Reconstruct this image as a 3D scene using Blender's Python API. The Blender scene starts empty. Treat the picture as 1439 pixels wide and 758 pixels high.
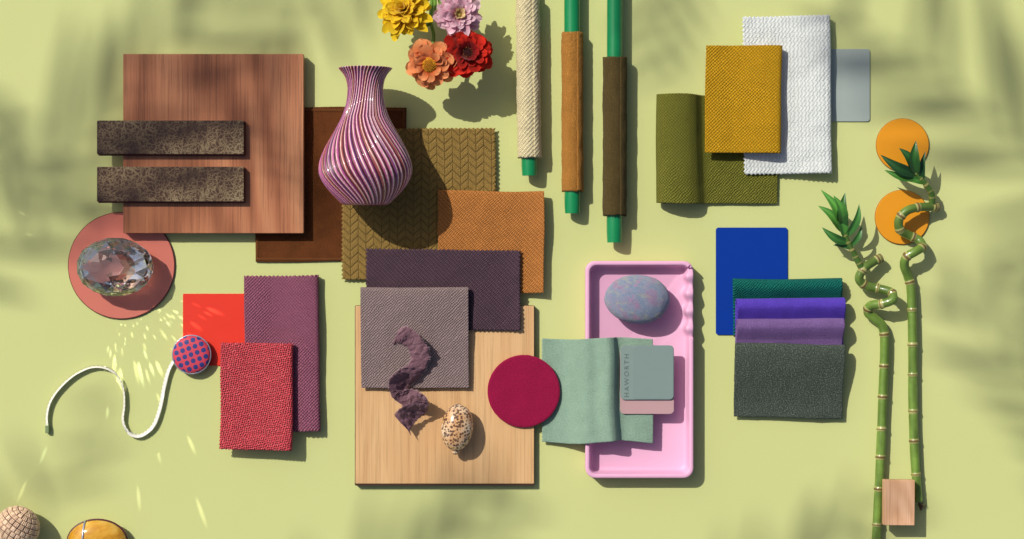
import bpy, bmesh, math, random
from mathutils import Vector, Matrix, noise
random.seed(7)
S=bpy.context.scene
COL=S.collection
D=3000.0
SUN=Vector((0.68,-0.62,-1.0))   # direction light travels (x right, y up)

def lin(c):
    c=c/255.0
    return c/12.92 if c<=0.04045 else ((c+0.055)/1.055)**2.4
def C(r,g,b,k=1.0): return (lin(r)*k,lin(g)*k,lin(b)*k,1.0)
def dk(c,k): return (c[0]*k,c[1]*k,c[2]*k,1)
def nz3(x,y,z): return noise.noise(Vector((x,y,z)))

# ---------------------------------------------------------------- materials
class NB:
    def __init__(s,name):
        s.mat=bpy.data.materials.new(name); s.mat.use_nodes=True
        s.t=s.mat.node_tree; s.b=s.t.nodes['Principled BSDF']
        s.b.inputs['Specular IOR Level'].default_value=0.4
    def n(s,ty,**k):
        nd=s.t.nodes.new(ty)
        for a,v in k.items(): setattr(nd,a,v)
        return nd
    def put(s,sock,v):
        if isinstance(v,bpy.types.NodeSocket): s.t.links.new(v,sock)
        else: sock.default_value=v
    def m(s,op,a,b=None,c=None,clamp=False):
        nd=s.n('ShaderNodeMath',operation=op); s.put(nd.inputs[0],a)
        if b is not None: s.put(nd.inputs[1],b)
        if c is not None: s.put(nd.inputs[2],c)
        nd.use_clamp=clamp
        return nd.outputs[0]
    def mix(s,f,a,b,bt='MIX'):
        nd=s.n('ShaderNodeMixRGB',blend_type=bt); s.put(nd.inputs[0],f); s.put(nd.inputs[1],a); s.put(nd.inputs[2],b)
        return nd.outputs[0]
    def grey(s,k):
        cc=s.n('ShaderNodeCombineColor')
        for i in range(3): s.t.links.new(k,cc.inputs[i])
        return cc.outputs[0]
    def coord(s,kind='Object',scale=(1,1,1)):
        tc=s.n('ShaderNodeTexCoord'); mp=s.n('ShaderNodeMapping')
        s.t.links.new(tc.outputs[kind],mp.inputs[0]); mp.inputs['Scale'].default_value=scale
        return mp.outputs[0]
    def noise(s,vec,scale,detail=3,rough=0.5,dist=0.0,col=False):
        nd=s.n('ShaderNodeTexNoise'); s.put(nd.inputs['Vector'],vec)
        nd.inputs['Scale'].default_value=scale; nd.inputs['Detail'].default_value=detail
        nd.inputs['Roughness'].default_value=rough; nd.inputs['Distortion'].default_value=dist
        return nd.outputs[1 if col else 0]
    def ramp(s,f,stops):
        nd=s.n('ShaderNodeValToRGB'); s.put(nd.inputs[0],f); e=nd.color_ramp.elements
        while len(e)<len(stops): e.new(1.0)
        for i,(p,c) in enumerate(stops): e[i].position=p; e[i].color=c
        return nd.outputs[0]
    def bump(s,h,dist,strength=1.0):
        nd=s.n('ShaderNodeBump'); s.put(nd.inputs['Height'],h); nd.inputs['Distance'].default_value=dist
        nd.inputs['Strength'].default_value=strength
        s.t.links.new(nd.outputs[0],s.b.inputs['Normal'])
    def base(s,v): s.put(s.b.inputs['Base Color'],v)
    def set(s,**k):
        for a,v in k.items(): s.b.inputs[a.replace('_',' ')].default_value=v

def fabric(name,col,kind='weave',p=3.2,bump=0.5,contrast=0.55,sheen=0.15,rough=0.9,light=1.25,mott=0.25,fuzz=0.9,fleck=None,fk=0.6):
    N=NB(name)
    tc=N.n('ShaderNodeTexCoord'); uv=tc.outputs['UV']
    sp=N.n('ShaderNodeSeparateXYZ'); N.t.links.new(uv,sp.inputs[0])
    wob=N.m('MULTIPLY',N.m('SUBTRACT',N.noise(uv,0.12,3),0.5),p*0.9)
    U=N.m('ADD',sp.outputs[0],wob); V=N.m('ADD',sp.outputs[1],wob)
    w=2*math.pi/p
    if kind=='weave':
        h=N.m('MULTIPLY',N.m('SINE',N.m('MULTIPLY',U,w)),N.m('SINE',N.m('MULTIPLY',V,w)))
    elif kind=='rib':
        h=N.m('SINE',N.m('MULTIPLY',U,w))
    elif kind=='twill':
        a=N.m('SINE',N.m('MULTIPLY',N.m('ADD',U,V),w)); b=N.m('SINE',N.m('MULTIPLY',N.m('SUBTRACT',U,V),w*0.55))
        h=N.m('MULTIPLY_ADD',b,0.45,N.m('MULTIPLY',a,0.55))
    elif kind=='basket':
        a=N.m('SINE',N.m('MULTIPLY',N.m('ADD',U,V),w)); b=N.m('SINE',N.m('MULTIPLY',N.m('SUBTRACT',U,V),w*1.6))
        h=N.m('MULTIPLY',a,b)
    elif kind=='hex':
        # scalloped ripple: staggered arcs
        row=N.m('DIVIDE',U,p*0.75)
        arc=N.m('MULTIPLY',N.m('ABSOLUTE',N.m('SINE',N.m('MULTIPLY',V,math.pi/p))),0.55)
        s=N.m('FRACT',N.m('ADD',row,arc))
        h=N.m('MULTIPLY_ADD',N.m('SINE',N.m('MULTIPLY',s,math.pi)),1.3,-0.5)
    elif kind=='chev':
        a=N.m('PINGPONG',sp.outputs[1],p)
        s=N.m('FRACT',N.m('DIVIDE',N.m('SUBTRACT',sp.outputs[0],N.m('MULTIPLY',a,0.9)),p*1.05))
        q=N.m('SUBTRACT',1.0,N.m('POWER',N.m('ABSOLUTE',N.m('MULTIPLY_ADD',s,2.0,-1.0)),5.0))
        q2=N.m('SUBTRACT',1.0,N.m('POWER',N.m('ABSOLUTE',N.m('MULTIPLY_ADD',N.m('DIVIDE',a,p),2.0,-1.0)),14.0))
        h=N.m('MULTIPLY_ADD',N.m('MULTIPLY',q,q2),1.4,-0.8)
        fine=N.m('MULTIPLY',N.m('SINE',N.m('MULTIPLY',U,2.1)),N.m('SINE',N.m('MULTIPLY',V,2.1)))
        h=N.m('MULTIPLY_ADD',fine,0.35,h)
    else:
        h=N.m('MULTIPLY_ADD',N.noise(uv,0.45,3,0.6),2.0,-1.0)
    fn=N.noise(uv,0.9,4,0.7)
    hh=N.m('MULTIPLY_ADD',N.m('SUBTRACT',fn,0.5),fuzz*1.6,h)
    f=N.m('MULTIPLY_ADD',hh,0.5,0.5,clamp=True)
    c1=N.mix(f,dk(col,contrast),dk(col,light))
    if fleck:
        ft=N.m('MULTIPLY',N.m('MULTIPLY',N.m('SUBTRACT',N.noise(uv,0.55,3,0.75),0.50),7.0,clamp=True),fk)
        c1=N.mix(ft,c1,fleck)
    big=N.noise(uv,0.05,5,0.65)
    k=N.m('MULTIPLY_ADD',big,mott*2,1.0-mott)
    N.base(N.mix(1.0,c1,N.grey(k),'MULTIPLY'))
    N.set(Roughness=rough,Sheen_Weight=sheen,Sheen_Roughness=0.5)
    N.b.inputs['Specular IOR Level'].default_value=0.15
    N.b.inputs['Sheen Tint'].default_value=tuple(min(1,x*1.6+0.1) for x in col[:3])+(1,)
    N.bump(hh,bump*0.001)
    return N.mat

def plain(name,col,rough=0.5,var=0.08,bump=0.0,scale=60,metal=0,coat=0.0,spec=0.4):
    N=NB(name); v=N.coord()
    N.base(N.mix(N.noise(v,scale,4,0.6),dk(col,1-var),dk(col,1+var)))
    N.put(N.b.inputs['Roughness'],N.m('MULTIPLY_ADD',N.noise(v,scale*0.4,3),0.15,rough-0.07))
    N.set(Metallic=metal,Coat_Weight=coat)
    N.b.inputs['Specular IOR Level'].default_value=spec
    if bump: N.bump(N.noise(v,scale*8,3),bump*0.001)
    return N.mat

def wood(name,cols,sx=22,sy=1.2,rough=0.5,pore=0.35,ring=0.2,k1=0.5,k4=0.38):
    N=NB(name); tc=N.n('ShaderNodeTexCoord')
    def mp(sc):
        q=N.n('ShaderNodeMapping'); N.t.links.new(tc.outputs['Object'],q.inputs[0]); q.inputs['Scale'].default_value=sc; return q.outputs[0]
    n1=N.noise(mp((sx,sy,sx)),1.0,5,0.6,0.25)
    n2=N.noise(mp((520,9,520)),1.0,3,0.6)
    n4=N.noise(mp((190,2.2,190)),1.0,4,0.6)
    n3=N.noise(mp((sx*0.3,sy*0.6,1)),1.0,1,0.4,0.3)
    rings=N.m('MULTIPLY_ADD',N.m('SINE',N.m('MULTIPLY',n3,110.0)),0.5,0.5)
    f=N.m('ADD',N.m('ADD',N.m('MULTIPLY',n1,k1),N.m('MULTIPLY',n4,k4)),N.m('MULTIPLY',rings,ring*0.6))
    c=N.ramp(f,cols)
    pf=N.m('MULTIPLY',N.m('SUBTRACT',n2,0.52),9.0,clamp=True)
    c=N.mix(N.m('MULTIPLY',pf,pore),c,dk(cols[0][1],0.6))
    N.base(c); N.set(Roughness=rough); N.bump(N.m('SUBTRACT',1.0,pf),0.0001)
    return N.mat

def vcol(name,rough=0.4,coat=0.0,fn=0.0,sheen=0,bump=0,scale=300,attr='Col'):
    N=NB(name); a=N.n('ShaderNodeAttribute',attribute_name=attr)
    c=a.outputs['Color']
    if fn: c=N.mix(1.0,c,N.grey(N.m('MULTIPLY_ADD',N.noise(N.coord(),scale,4,0.6),fn*2,1-fn)),'MULTIPLY')
    N.base(c); N.set(Roughness=rough,Coat_Weight=coat,Coat_Roughness=0.08,Sheen_Weight=sheen)
    if bump: N.bump(N.noise(N.coord(),scale,3),bump*0.001)
    return N.mat

# ---------------------------------------------------------------- mesh helpers
def toW(v,zr):
    k=(D-zr)/D*0.001
    return Vector(((v[0]-719.5)*k,(379-v[1])*k,v[2]*0.001))

def mk(name,verts,faces,mat,zr=5,uv=None,cols=None,smooth=True,parent=None,solid=0.0,recalc=True,fcols=None):
    me=bpy.data.meshes.new(name)
    W=[toW(v,zr) for v in verts]
    xs=[w.x for w in W]; ys=[w.y for w in W]; zs=[w.z for w in W]
    o=Vector(((min(xs)+max(xs))/2,(min(ys)+max(ys))/2,min(zs)))
    me.from_pydata([w-o for w in W],[],faces)
    if recalc:
        bm=bmesh.new(); bm.from_mesh(me); bmesh.ops.recalc_face_normals(bm,faces=bm.faces); bm.to_mesh(me); bm.free()
    if uv is not None:
        me.uv_layers.new(name='UVMap')
        idx=[0]*len(me.loops); me.loops.foreach_get('vertex_index',idx)
        flat=[]
        for i in idx: flat+= [float(uv[i][0]),float(uv[i][1])]
        me.uv_layers['UVMap'].data.foreach_set('uv',flat)
    if cols is not None:
        me.color_attributes.new(name='Col',type='FLOAT_COLOR',domain='POINT')
        flat=[]
        for c in cols: flat+=[float(c[0]),float(c[1]),float(c[2]),1.0]
        me.color_attributes['Col'].data.foreach_set('color',flat)
    if fcols is not None:
        me.color_attributes.new(name='Col',type='FLOAT_COLOR',domain='CORNER')
        flat=[]
        for p in me.polygons:
            for _ in range(p.loop_total): flat+=[float(x) for x in fcols(p.index)[:3]]+[1.0]
        me.color_attributes['Col'].data.foreach_set('color',flat)
    for p in me.polygons: p.use_smooth=smooth
    me.materials.append(mat)
    me.update()
    ob=bpy.data.objects.new(name,me); COL.objects.link(ob)
    if parent is None: ob.location=o
    else:
        ob.parent=parent; ob.location=o-parent.location
    if solid:
        md=ob.modifiers.new('Solidify','SOLIDIFY'); md.thickness=solid*0.001; md.offset=0
    return ob

def empty(name,px,py,z,zr=5):
    e=bpy.data.objects.new(name,None); COL.objects.link(e); e.location=toW((px,py,z),zr); e.empty_display_size=0.02
    return e
def tag(o,label,cat,group=None):
    o['label']=label; o['category']=cat
    if group: o['group']=group
    return o
def rotp(x,y,cx,cy,a):
    c,s=math.cos(a),math.sin(a); return cx+(x-cx)*c-(y-cy)*s, cy+(x-cx)*s+(y-cy)*c
def rrect(x0,y0,x1,y1,r,n=8,sub=None):
    r=max(r,0.05); pts=[]
    for cx,cy,a0 in ((x1-r,y1-r,0),(x0+r,y1-r,90),(x0+r,y0+r,180),(x1-r,y0+r,270)):
        for i in range(n+1):
            a=math.radians(a0+90*i/n); pts.append((cx+r*math.cos(a),cy+r*math.sin(a)))
    if sub:
        out=[]
        for i in range(len(pts)):
            a=pts[i]; b=pts[(i+1)%len(pts)]
            k=sub[(i//(n+1))%2] if i%(n+1)==n else 1
            for j in range(k): out.append((a[0]+(b[0]-a[0])*j/k,a[1]+(b[1]-a[1])*j/k))
        pts=out
    return pts
def loft(loops):
    v=[];f=[];n=len(loops[0])
    for L in loops: v+=L
    for k in range(len(loops)-1):
        for i in range(n):
            j=(i+1)%n; f.append((k*n+i,k*n+j,(k+1)*n+j,(k+1)*n+i))
    f.append(tuple(range(n))[::-1]); f.append(tuple(range((len(loops)-1)*n,len(loops)*n)))
    return v,f
def slab(name,x0,y0,x1,y1,z0,z1,r,mat,bev=0.6,rot=0,parent=None,zr=None):
    zr=z1 if zr is None else zr
    cx,cy=(x0+x1)/2,(y0+y1)/2; a=math.radians(rot); loops=[]
    for ins,z in ((bev,z0),(0,z0+bev),(0,z1-bev),(bev*0.3,z1-bev*0.3),(bev,z1)):
        loops.append([rotp(x,y,cx,cy,a)+(z,) for x,y in rrect(x0+ins,y0+ins,x1-ins,y1-ins,max(r-ins,0.3))])
    v,f=loft(loops)
    return mk(name,v,f,mat,zr,smooth=False,parent=parent)
def disc(name,cx,cy,r,z0,z1,mat,bev=0.6,parent=None,zr=None,n=96,prof=None):
    zr=z1 if zr is None else zr
    prof=prof or ((bev,z0),(0,z0+bev),(0,z1-bev),(bev,z1))
    loops=[[(cx+(r-i)*math.cos(2*math.pi*k/n),cy+(r-i)*math.sin(2*math.pi*k/n),z) for k in range(n)] for i,z in prof]
    v,f=loft(loops); return mk(name,v,f,mat,zr,smooth=False,parent=parent)
def catmull(pts,n=12):
    out=[]; P=[pts[0]]+list(pts)+[pts[-1]]
    for i in range(1,len(P)-2):
        p0,p1,p2,p3=P[i-1],P[i],P[i+1],P[i+2]
        for k in range(n):
            t=k/n
            out.append(tuple(0.5*((2*b)+(c-a)*t+(2*a-5*b+4*c-d)*t*t+(3*b-a-3*c+d)*t**3) for a,b,c,d in zip(p0,p1,p2,p3)))
    out.append(tuple(pts[-1])); return out
def resample(pl,step,dim=None):
    L=[0]
    for i in range(1,len(pl)): L.append(L[-1]+math.dist(pl[i][:dim],pl[i-1][:dim]))
    n=max(2,int(L[-1]/step)); out=[]; j=0
    for i in range(n+1):
        s=L[-1]*i/n
        while j<len(L)-2 and L[j+1]<s: j+=1
        d=L[j+1]-L[j] or 1e-9; t=(s-L[j])/d
        out.append((s,)+tuple(a+(b-a)*t for a,b in zip(pl[j],pl[j+1])))
    return out
def foldp(df,dt,db,zb,r,zt=None,puff=1.0):
    sg=1 if dt>df else -1
    c=df+sg*r; pts=[(db,zb),(df+sg*r*1.6,zb)]
    for k in range(0,13):
        a=math.pi*k/12
        pts.append((c-sg*r*math.sin(a),zb+r-r*math.cos(a)))
    ztop=zb+2*r; zt=zb+2.5 if zt is None else zt
    L=abs(dt-c)
    for t in (0.06,0.12,0.2,0.3,0.4,0.5,0.6,0.8,1.0):
        tt=min(1,t*puff); e=tt*tt*(3-2*tt); pts.append((c+sg*L*t, ztop+(zt-ztop)*e+(0.4 if t<1 else 0)))
    return pts

def cloth(name,axis,prof,a0,a1,mat,zr,pink=(1,1,1,1),amp=2.4,tooth=6.0,step=1.5,rot=0,wav=0.8,solid=1.3,sf=None,seed=0,parent=None,edgecurl=0.0):
    pl=resample(prof,step)
    W=a1-a0; m=max(4,int(W/step)); rows=len(pl)
    verts=[];uv=[]
    tri=lambda s:abs((s/tooth)%1*2-1)
    Ltot=pl[-1][0]
    for i,(s,d,z) in enumerate(pl):
        for j in range(m+1):
            w=a0+W*j/m
            dd,ww,zz=d,w,z
            if j==0: ww-= amp*tri(s)*(1+0.3*nz3(s*.15,seed,7)) if pink[0] else 0.5*nz3(s*0.3,seed,0)
            if j==m: ww+= amp*tri(s)*(1+0.3*nz3(s*.15,seed,8)) if pink[1] else 0.5*nz3(s*0.3,seed+3,0)
            if i==0 or i==rows-1:
                q=pl[1] if i==0 else pl[-2]
                sg=1 if d>q[1] else -1
                if pink[2 if i==0 else 3]: dd+=sg*amp*tri(w)
                else: dd+=0.5*nz3(w*0.3,seed+5,0)
            zz+=wav*(nz3(dd*0.018+seed*3.1,ww*0.018,seed*1.7)+0.35+0.3*nz3(dd*0.06,ww*0.06,seed*2.9))
            dd+=1.8*nz3(ww*0.012,seed*2.3,0.5); ww+=1.8*nz3(dd*0.012,seed*5.3,1.5)
            if edgecurl:
                e=min(j,m-j)*W/m; zz+=edgecurl*math.exp(-e/9.0)*(0.5+0.5*nz3(s*0.03,seed,2))
            if sf: dd,ww,zz=sf(dd,ww,zz,s/Ltot,j/m)
            x,y=(dd,ww) if axis=='x' else (ww,dd)
            verts.append((x,y,zz)); uv.append((s,w-a0))
    if rot:
        cx=sum(v[0] for v in verts)/len(verts); cy=sum(v[1] for v in verts)/len(verts); a=math.radians(rot)
        verts=[rotp(x,y,cx,cy,a)+(z,) for x,y,z in verts]
    f=[]
    for i in range(rows-1):
        for j in range(m):
            k=i*(m+1)+j; f.append((k,k+1,k+m+2,k+m+1))
    return mk(name,verts,f,mat,zr,uv=uv,solid=solid,parent=parent,recalc=False)

def tube(path,rad,n=14,caps=True,colf=None):
    P=[Vector(p) for p in path]; v=[];f=[];cols=[]
    T=[(P[min(i+1,len(P)-1)]-P[max(i-1,0)]).normalized() for i in range(len(P))]
    up=Vector((0,0,1)) if abs(T[0].z)<0.9 else Vector((1,0,0))
    N=(up-T[0]*up.dot(T[0])).normalized()
    for i,p in enumerate(P):
        N=(N-T[i]*N.dot(T[i])).normalized(); B=T[i].cross(N)
        r=rad[i] if hasattr(rad,'__len__') else rad
        for k in range(n):
            a=2*math.pi*k/n; v.append(tuple(p+(N*math.cos(a)+B*math.sin(a))*r))
            if colf: cols.append(colf(i,k))
    for i in range(len(P)-1):
        for k in range(n):
            l=(k+1)%n; f.append((i*n+k,i*n+l,(i+1)*n+l,(i+1)*n+k))
    if caps: f.append(tuple(range(n))[::-1]); f.append(tuple(range((len(P)-1)*n,len(P)*n)))
    return v,f,cols

def spheroid(cx,cy,zc,a,b,c,rot=0,nu=64,nv=40,fn=None,colf=None,e=1.0):
    v=[];f=[];cols=[];ra=math.radians(rot)
    sp=lambda x:math.copysign(abs(x)**e,x)
    for i in range(nv+1):
        th=math.pi*(i+0.02)/(nv+0.04)
        for k in range(nu):
            ph=2*math.pi*k/nu
            x=sp(math.sin(th))*math.cos(ph); y=sp(math.sin(th))*math.sin(ph); z=math.cos(th)
            s=fn(x,y,z,th,ph) if fn else 1
            X,Y=rotp(a*x*s,b*y*s,0,0,ra)
            v.append((cx+X,cy+Y,zc+c*z*s))
            if colf: cols.append(colf(x,y,z,th,ph))
    for i in range(nv):
        for k in range(nu):
            l=(k+1)%nu; f.append((i*nu+k,i*nu+l,(i+1)*nu+l,(i+1)*nu+k))
    f.append(tuple(range(nu))[::-1]); f.append(tuple(range(nv*nu,(nv+1)*nu)))
    return v,f,cols

# ---------------------------------------------------------------- surface
g=NB('painted_surface'); v=g.coord()
nz=g.noise(v,2.5,3,0.5); n2=g.noise(v,400,3,0.6)
g.base(g.mix(g.m('ADD',g.m('MULTIPLY',nz,0.7),g.m('MULTIPLY',n2,0.3)),C(184,191,122),C(199,204,138)))
g.set(Roughness=0.75); g.bump(n2,0.00012)
me=bpy.data.meshes.new('ground'); me.from_pydata([(-12,-12,0),(12,-12,0),(12,12,0),(-12,12,0)],[],[(0,1,2,3)]); me.materials.append(g.mat)
gr=bpy.data.objects.new('ground',me); COL.objects.link(gr); gr['kind']='structure'; gr['label']='smooth pale yellow green painted surface'

# ---------------------------------------------------------------- boards & hard samples
walnut=wood('walnut_wood',[(0.32,C(112,64,42)),(0.42,C(144,88,58)),(0.52,C(168,108,74)),(0.66,C(186,128,90))],sx=13,sy=0.9,rough=0.34,pore=0.35,ring=0.26,k1=0.62,k4=0.24)
o=slab('wood_board',173,76,426.5,328,5,21,1.2,walnut,zr=21); tag(o,'square walnut wood board with vertical grain','wood board')
oak=wood('oak_wood',[(0.30,C(192,146,98)),(0.45,C(204,162,112)),(0.58,C(211,171,121)),(0.8,C(218,180,132))],sx=30,sy=1.0,rough=0.5,pore=0.32,ring=0.12)
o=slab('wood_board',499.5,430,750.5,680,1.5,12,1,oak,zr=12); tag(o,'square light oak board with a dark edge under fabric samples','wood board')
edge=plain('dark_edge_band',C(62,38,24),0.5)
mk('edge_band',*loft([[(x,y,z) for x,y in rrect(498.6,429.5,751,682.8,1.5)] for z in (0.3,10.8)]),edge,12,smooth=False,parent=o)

def leather_mat():
    N=NB('crackled_leather')
    v=N.coord(); nv=N.noise(v,60,3,0.5,0,True)
    mx=N.mix(0.02,v,nv)
    vo=N.n('ShaderNodeTexVoronoi',feature='DISTANCE_TO_EDGE'); vo.inputs['Scale'].default_value=200; N.t.links.new(mx,vo.inputs['Vector'])
    cr=N.m('LESS_THAN',vo.outputs['Distance'],0.07)
    vo2=N.n('ShaderNodeTexVoronoi',feature='DISTANCE_TO_EDGE'); vo2.inputs['Scale'].default_value=95; N.t.links.new(mx,vo2.inputs['Vector'])
    cr=N.m('MAXIMUM',cr,N.m('LESS_THAN',vo2.outputs['Distance'],0.05))
    big=N.noise(v,14,3,0.5)
    base=N.ramp(big,[(0.34,C(46,30,26)),(0.52,C(70,50,40)),(0.7,C(98,78,58))])
    ln=N.ramp(big,[(0.34,C(56,38,30)),(0.55,C(140,120,90)),(0.7,C(168,150,116))])
    N.base(N.mix(N.m('MULTIPLY',cr,0.65),base,ln)); N.set(Roughness=0.26,Metallic=0.2,Coat_Weight=0.2); N.bump(N.m('SUBTRACT',1.0,cr),0.0001)
    return N.mat
lm=leather_mat()
rededge=plain('oxblood_edge',C(92,30,26),0.5)
for y0,y1,lab in ((169.5,219,'long dark bronze crackled leather bar with red underside'),(234.5,285.5,'long dark bronze crackled leather bar on the walnut board')):
    o=slab('leather_bar',136,y0,342.5,y1-2,25,33,1.5,lm,bev=1,zr=33); tag(o,lab,'material sample','crackled leather bars')
    mk('backing',*loft([[(x,y,z) for x,y in rrect(136.4,y0+.3,343.2,y1-0.4,1.2)] for z in (21.3,24.9)]),rededge,33,smooth=False,parent=o)

pg=NB('pink_acrylic'); pg.base(pg.mix(pg.noise(pg.coord(),8,2),C(190,106,92),C(202,120,104))); pg.set(Roughness=0.15,Coat_Weight=0.2)
o=disc('acrylic_disc',170.5,373.5,74.5,0.4,3.6,pg.mat); tag(o,'round pink acrylic disc under a crystal','acrylic disc')
disc('rim',170.5,373.5,75.4,0.4,3.2,plain('dark_pink_rim',C(96,44,40),0.3),parent=o,zr=3.6)

# crystal
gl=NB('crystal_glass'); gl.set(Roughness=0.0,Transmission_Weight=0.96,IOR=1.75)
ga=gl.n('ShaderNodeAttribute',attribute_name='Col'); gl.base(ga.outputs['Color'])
bm=bmesh.new(); cx,cy,zc=162,375.5,33
for (r,n,z,off) in ((0.34,7,1.0,0),(0.62,10,0.82,0.5),(0.86,14,0.50,0),(1.0,16,0.08,0.5),(0.98,16,-0.12,0),(0.66,9,-0.70,0.5),(0.2,6,-1.0,0)):
    for k in range(n):
        a=2*math.pi*(k+off)/n; j=1+random.uniform(-.02,.02); bm.verts.new((cx+54*r*j*math.cos(a),cy+41.5*r*j*math.sin(a),zc+29*z*(1+random.uniform(-.02,.02) if abs(z)<1 else 1)))
bmesh.ops.convex_hull(bm,input=bm.verts)
bmesh.ops.delete(bm,geom=[v for v in bm.verts if not v.link_faces],context='VERTS')
bm.verts.index_update()
V=[tuple(v.co) for v in bm.verts]; F=[tuple(v.index for v in f.verts) for f in bm.faces]; bm.free()
rg=random.Random(5); reflection_tints=[(1,1,1),(1,1,1),(1,1,1),(0.42,0.22,0.12),(1,1,1),(1,1,1),(0.5,0.62,0.42),(1,0.97,0.93),(0.12,0.09,0.06),(1,1,1)]  # brown, green and dark tints paint reflections into random facets
fc=[rg.choice(reflection_tints) for _ in range(len(F)+10)]
o=mk('crystal',V,F,gl.mat,33,smooth=False,fcols=lambda i:fc[i]); tag(o,'faceted oval clear crystal with an added fan of light on the table','crystal')

def card(x0,y0,x1,y1,z0,z1,r,col,label,rough=0.45,rot=0,name='color_card',spec=0.4):
    m=plain('card_'+name+str(x0),col,rough,0.03,spec=spec)
    o=slab(name,x0,y0,x1,y1,z0,z1,r,m,bev=0.4,rot=rot); tag(o,label,'color card'); return o
card(257,413,356,514,0.4,2.2,1.5,C(216,44,20),'bright orange red card under fabric swatches')
card(1006,320,1107,471,0.4,2.2,4,C(0,50,142),'deep blue card with rounded corners',0.7,spec=0.12)
card(1148,69,1222.5,171,0.4,2.2,4,C(154,166,160),'grey card with rounded corners beneath white fabric')
gold=plain('mustard_plastic',C(216,144,30),0.3,0.03,coat=0.1); goldrim=plain('mustard_rim',C(150,88,20),0.4)
for (cx,cy,r) in ((1268.5,204,37.5),(1268,305.5,38.5)):
    o=disc('plastic_disc',cx,cy,r-0.6,0.4,3.4,gold); tag(o,'round mustard yellow disc under curly bamboo','plastic disc','mustard discs')
    disc('rim',cx,cy,r,0.4,2.9,goldrim,parent=o,zr=3.4)

# ---------------------------------------------------------------- fabrics
def sw(label,*a,**k):
    o=cloth('fabric_swatch',*a,**k); tag(o,label,'fabric swatch','fabric swatches'); return o
brown=fabric('rust_velvet',C(98,54,22),'felt',3.5,0.6,0.6,0.5,mott=0.45)
o=sw('rust brown velvet swatch tucked under the walnut board','y',[(151,2.2),(368,2.2)],358.5,571,brown,3,pink=(0,0,0,0),wav=1.3,seed=1)
st=plain('brown_thread',C(158,100,54),0.8)
def seam(pts,z,per=3.4,amp=1.6):
    p=[]
    for a,b in zip(pts,pts[1:]):
        L=math.dist(a,b); n=int(L/per*2); dx,dy=(b[0]-a[0])/L,(b[1]-a[1])/L
        for i in range(n+1):
            s=L*i/n; q=amp*(1 if i%2 else -1); p.append((a[0]+dx*s-dy*q,a[1]+dy*s+dx*q,z))
    v,f,_=tube(p,0.45,4); mk('stitching',v,f,st,3,parent=o)
seam([(361.5,334),(361.5,364.5),(483,364.5)],4.6); seam([(430,155),(567.5,155),(567.5,182)],4.6)
chev=fabric('quilted_olive_brown',C(146,118,62),'chev',11,1.2,0.62,0.2,mott=0.12,light=1.15)
sw('quilted olive brown swatch with zigzag cut edges','y',[(182,6.2),(300,6.5),(392,6.2)],482,695,chev,5,wav=1.8,seed=2,rot=-0.3)
camel=fabric('camel_twill',C(178,114,56),'twill',3.6,0.6,0.58,0.2,mott=0.16,fleck=C(196,142,86),fk=0.3)
def camsf(d,w,z,s,t): return d,w+ (1.5*math.sin(s*3)),z+5*max(0,(t-0.8)/0.2)**2
sw('camel brown woven swatch beside the quilted one','y',foldp(269,411,330,8.5,2.5,10.5),614.5,763,camel,8,pink=(0,0,0,0),wav=2.4,seed=3,sf=camsf)
plum=fabric('plum_twill',C(80,60,70),'twill',3.6,0.6,0.5,0.25,mott=0.18)
plsf=lambda d,w,z,s,t:(d,w,z+3.5*max(0,(t-0.85)/0.15)**2*(0.6+0.4*math.sin(s*9)))
sw('dark plum swatch with pinked edges','y',[(352,13.5),(400,14.5),(432,15),(462,14.8)],516,730,plum,14,wav=2.0,seed=4,rot=0.5,edgecurl=1.2,sf=plsf)
mg=fabric('mauve_grey_weave',C(150,130,128),'weave',4.2,0.9,0.5,0.15,mott=0.1)
sw('mauve grey woven swatch folded at the top','y',foldp(405,546,520,18,4.5,19.5),507.5,659,mg,24,pink=(0,0,0,0),wav=1.8,seed=5)
pm=fabric('mauve_pink_weave',C(148,86,108),'weave',4.6,1.0,0.45,0.2,mott=0.14,fleck=C(186,130,152),fk=0.35)
sw('mauve pink woven swatch with pinked edge','x',foldp(449,344.5,380,5,5,9,1.6),389,605,pm,9,pink=(1,1,0,0),wav=2.2,seed=6,rot=-0.4)
coral=fabric('coral_basket',C(214,70,82),'basket',8.0,1.5,0.5,0.2,mott=0.16,light=1.3,fleck=C(240,150,146),fk=0.6)
crsf=lambda d,w,z,s,t:(d,w,z+2.5*math.exp(-((t-0.95)/0.08)**2))
sw('coral red chunky woven swatch folded over','x',foldp(411,310,330,16,5,19,1.5),483,631,coral,20,pink=(1,1,1,1),amp=1.6,tooth=5,wav=2.6,seed=7,rot=0.3,sf=crsf)
sage=fabric('sage_wool',C(140,168,148),'felt',3,0.6,0.68,0.4,mott=0.18,light=1.2)
sp=catmull([(763,7),(778,7.5),(796,13),(812,26),(824,33),(838,35),(848,41),(856,43),(863,38),(868,28),(876,25),(890,25.5),(904,25),(918,24)],10)
def sgsf(d,w,z,s,t):
    k=math.exp(-((s-0.5)/0.22)**2)
    return d+6*k*(t-0.5)+2*k*math.sin(t*7), w+2.5*math.sin(s*math.pi*2.2)*(1 if t>0.5 else 0.6), z
sw('sage green wool swatch draped over the pink tray','x',sp,476,622,sage,28,pink=(0,0,1,0),amp=1.5,tooth=5,wav=2.0,seed=8,sf=sgsf)
olive=fabric('olive_weave',C(122,122,44),'weave',4.4,1.3,0.4,0.15,mott=0.16,fleck=C(160,156,70),fk=0.3)
op=catmull([(1010,2),(960,2),(932,3),(923,13),(930,25),(946,31),(964,29),(976,21),(984,11),(990,5.5),(1004,4.5),(1050,5),(1094,4.5)],10)
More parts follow.
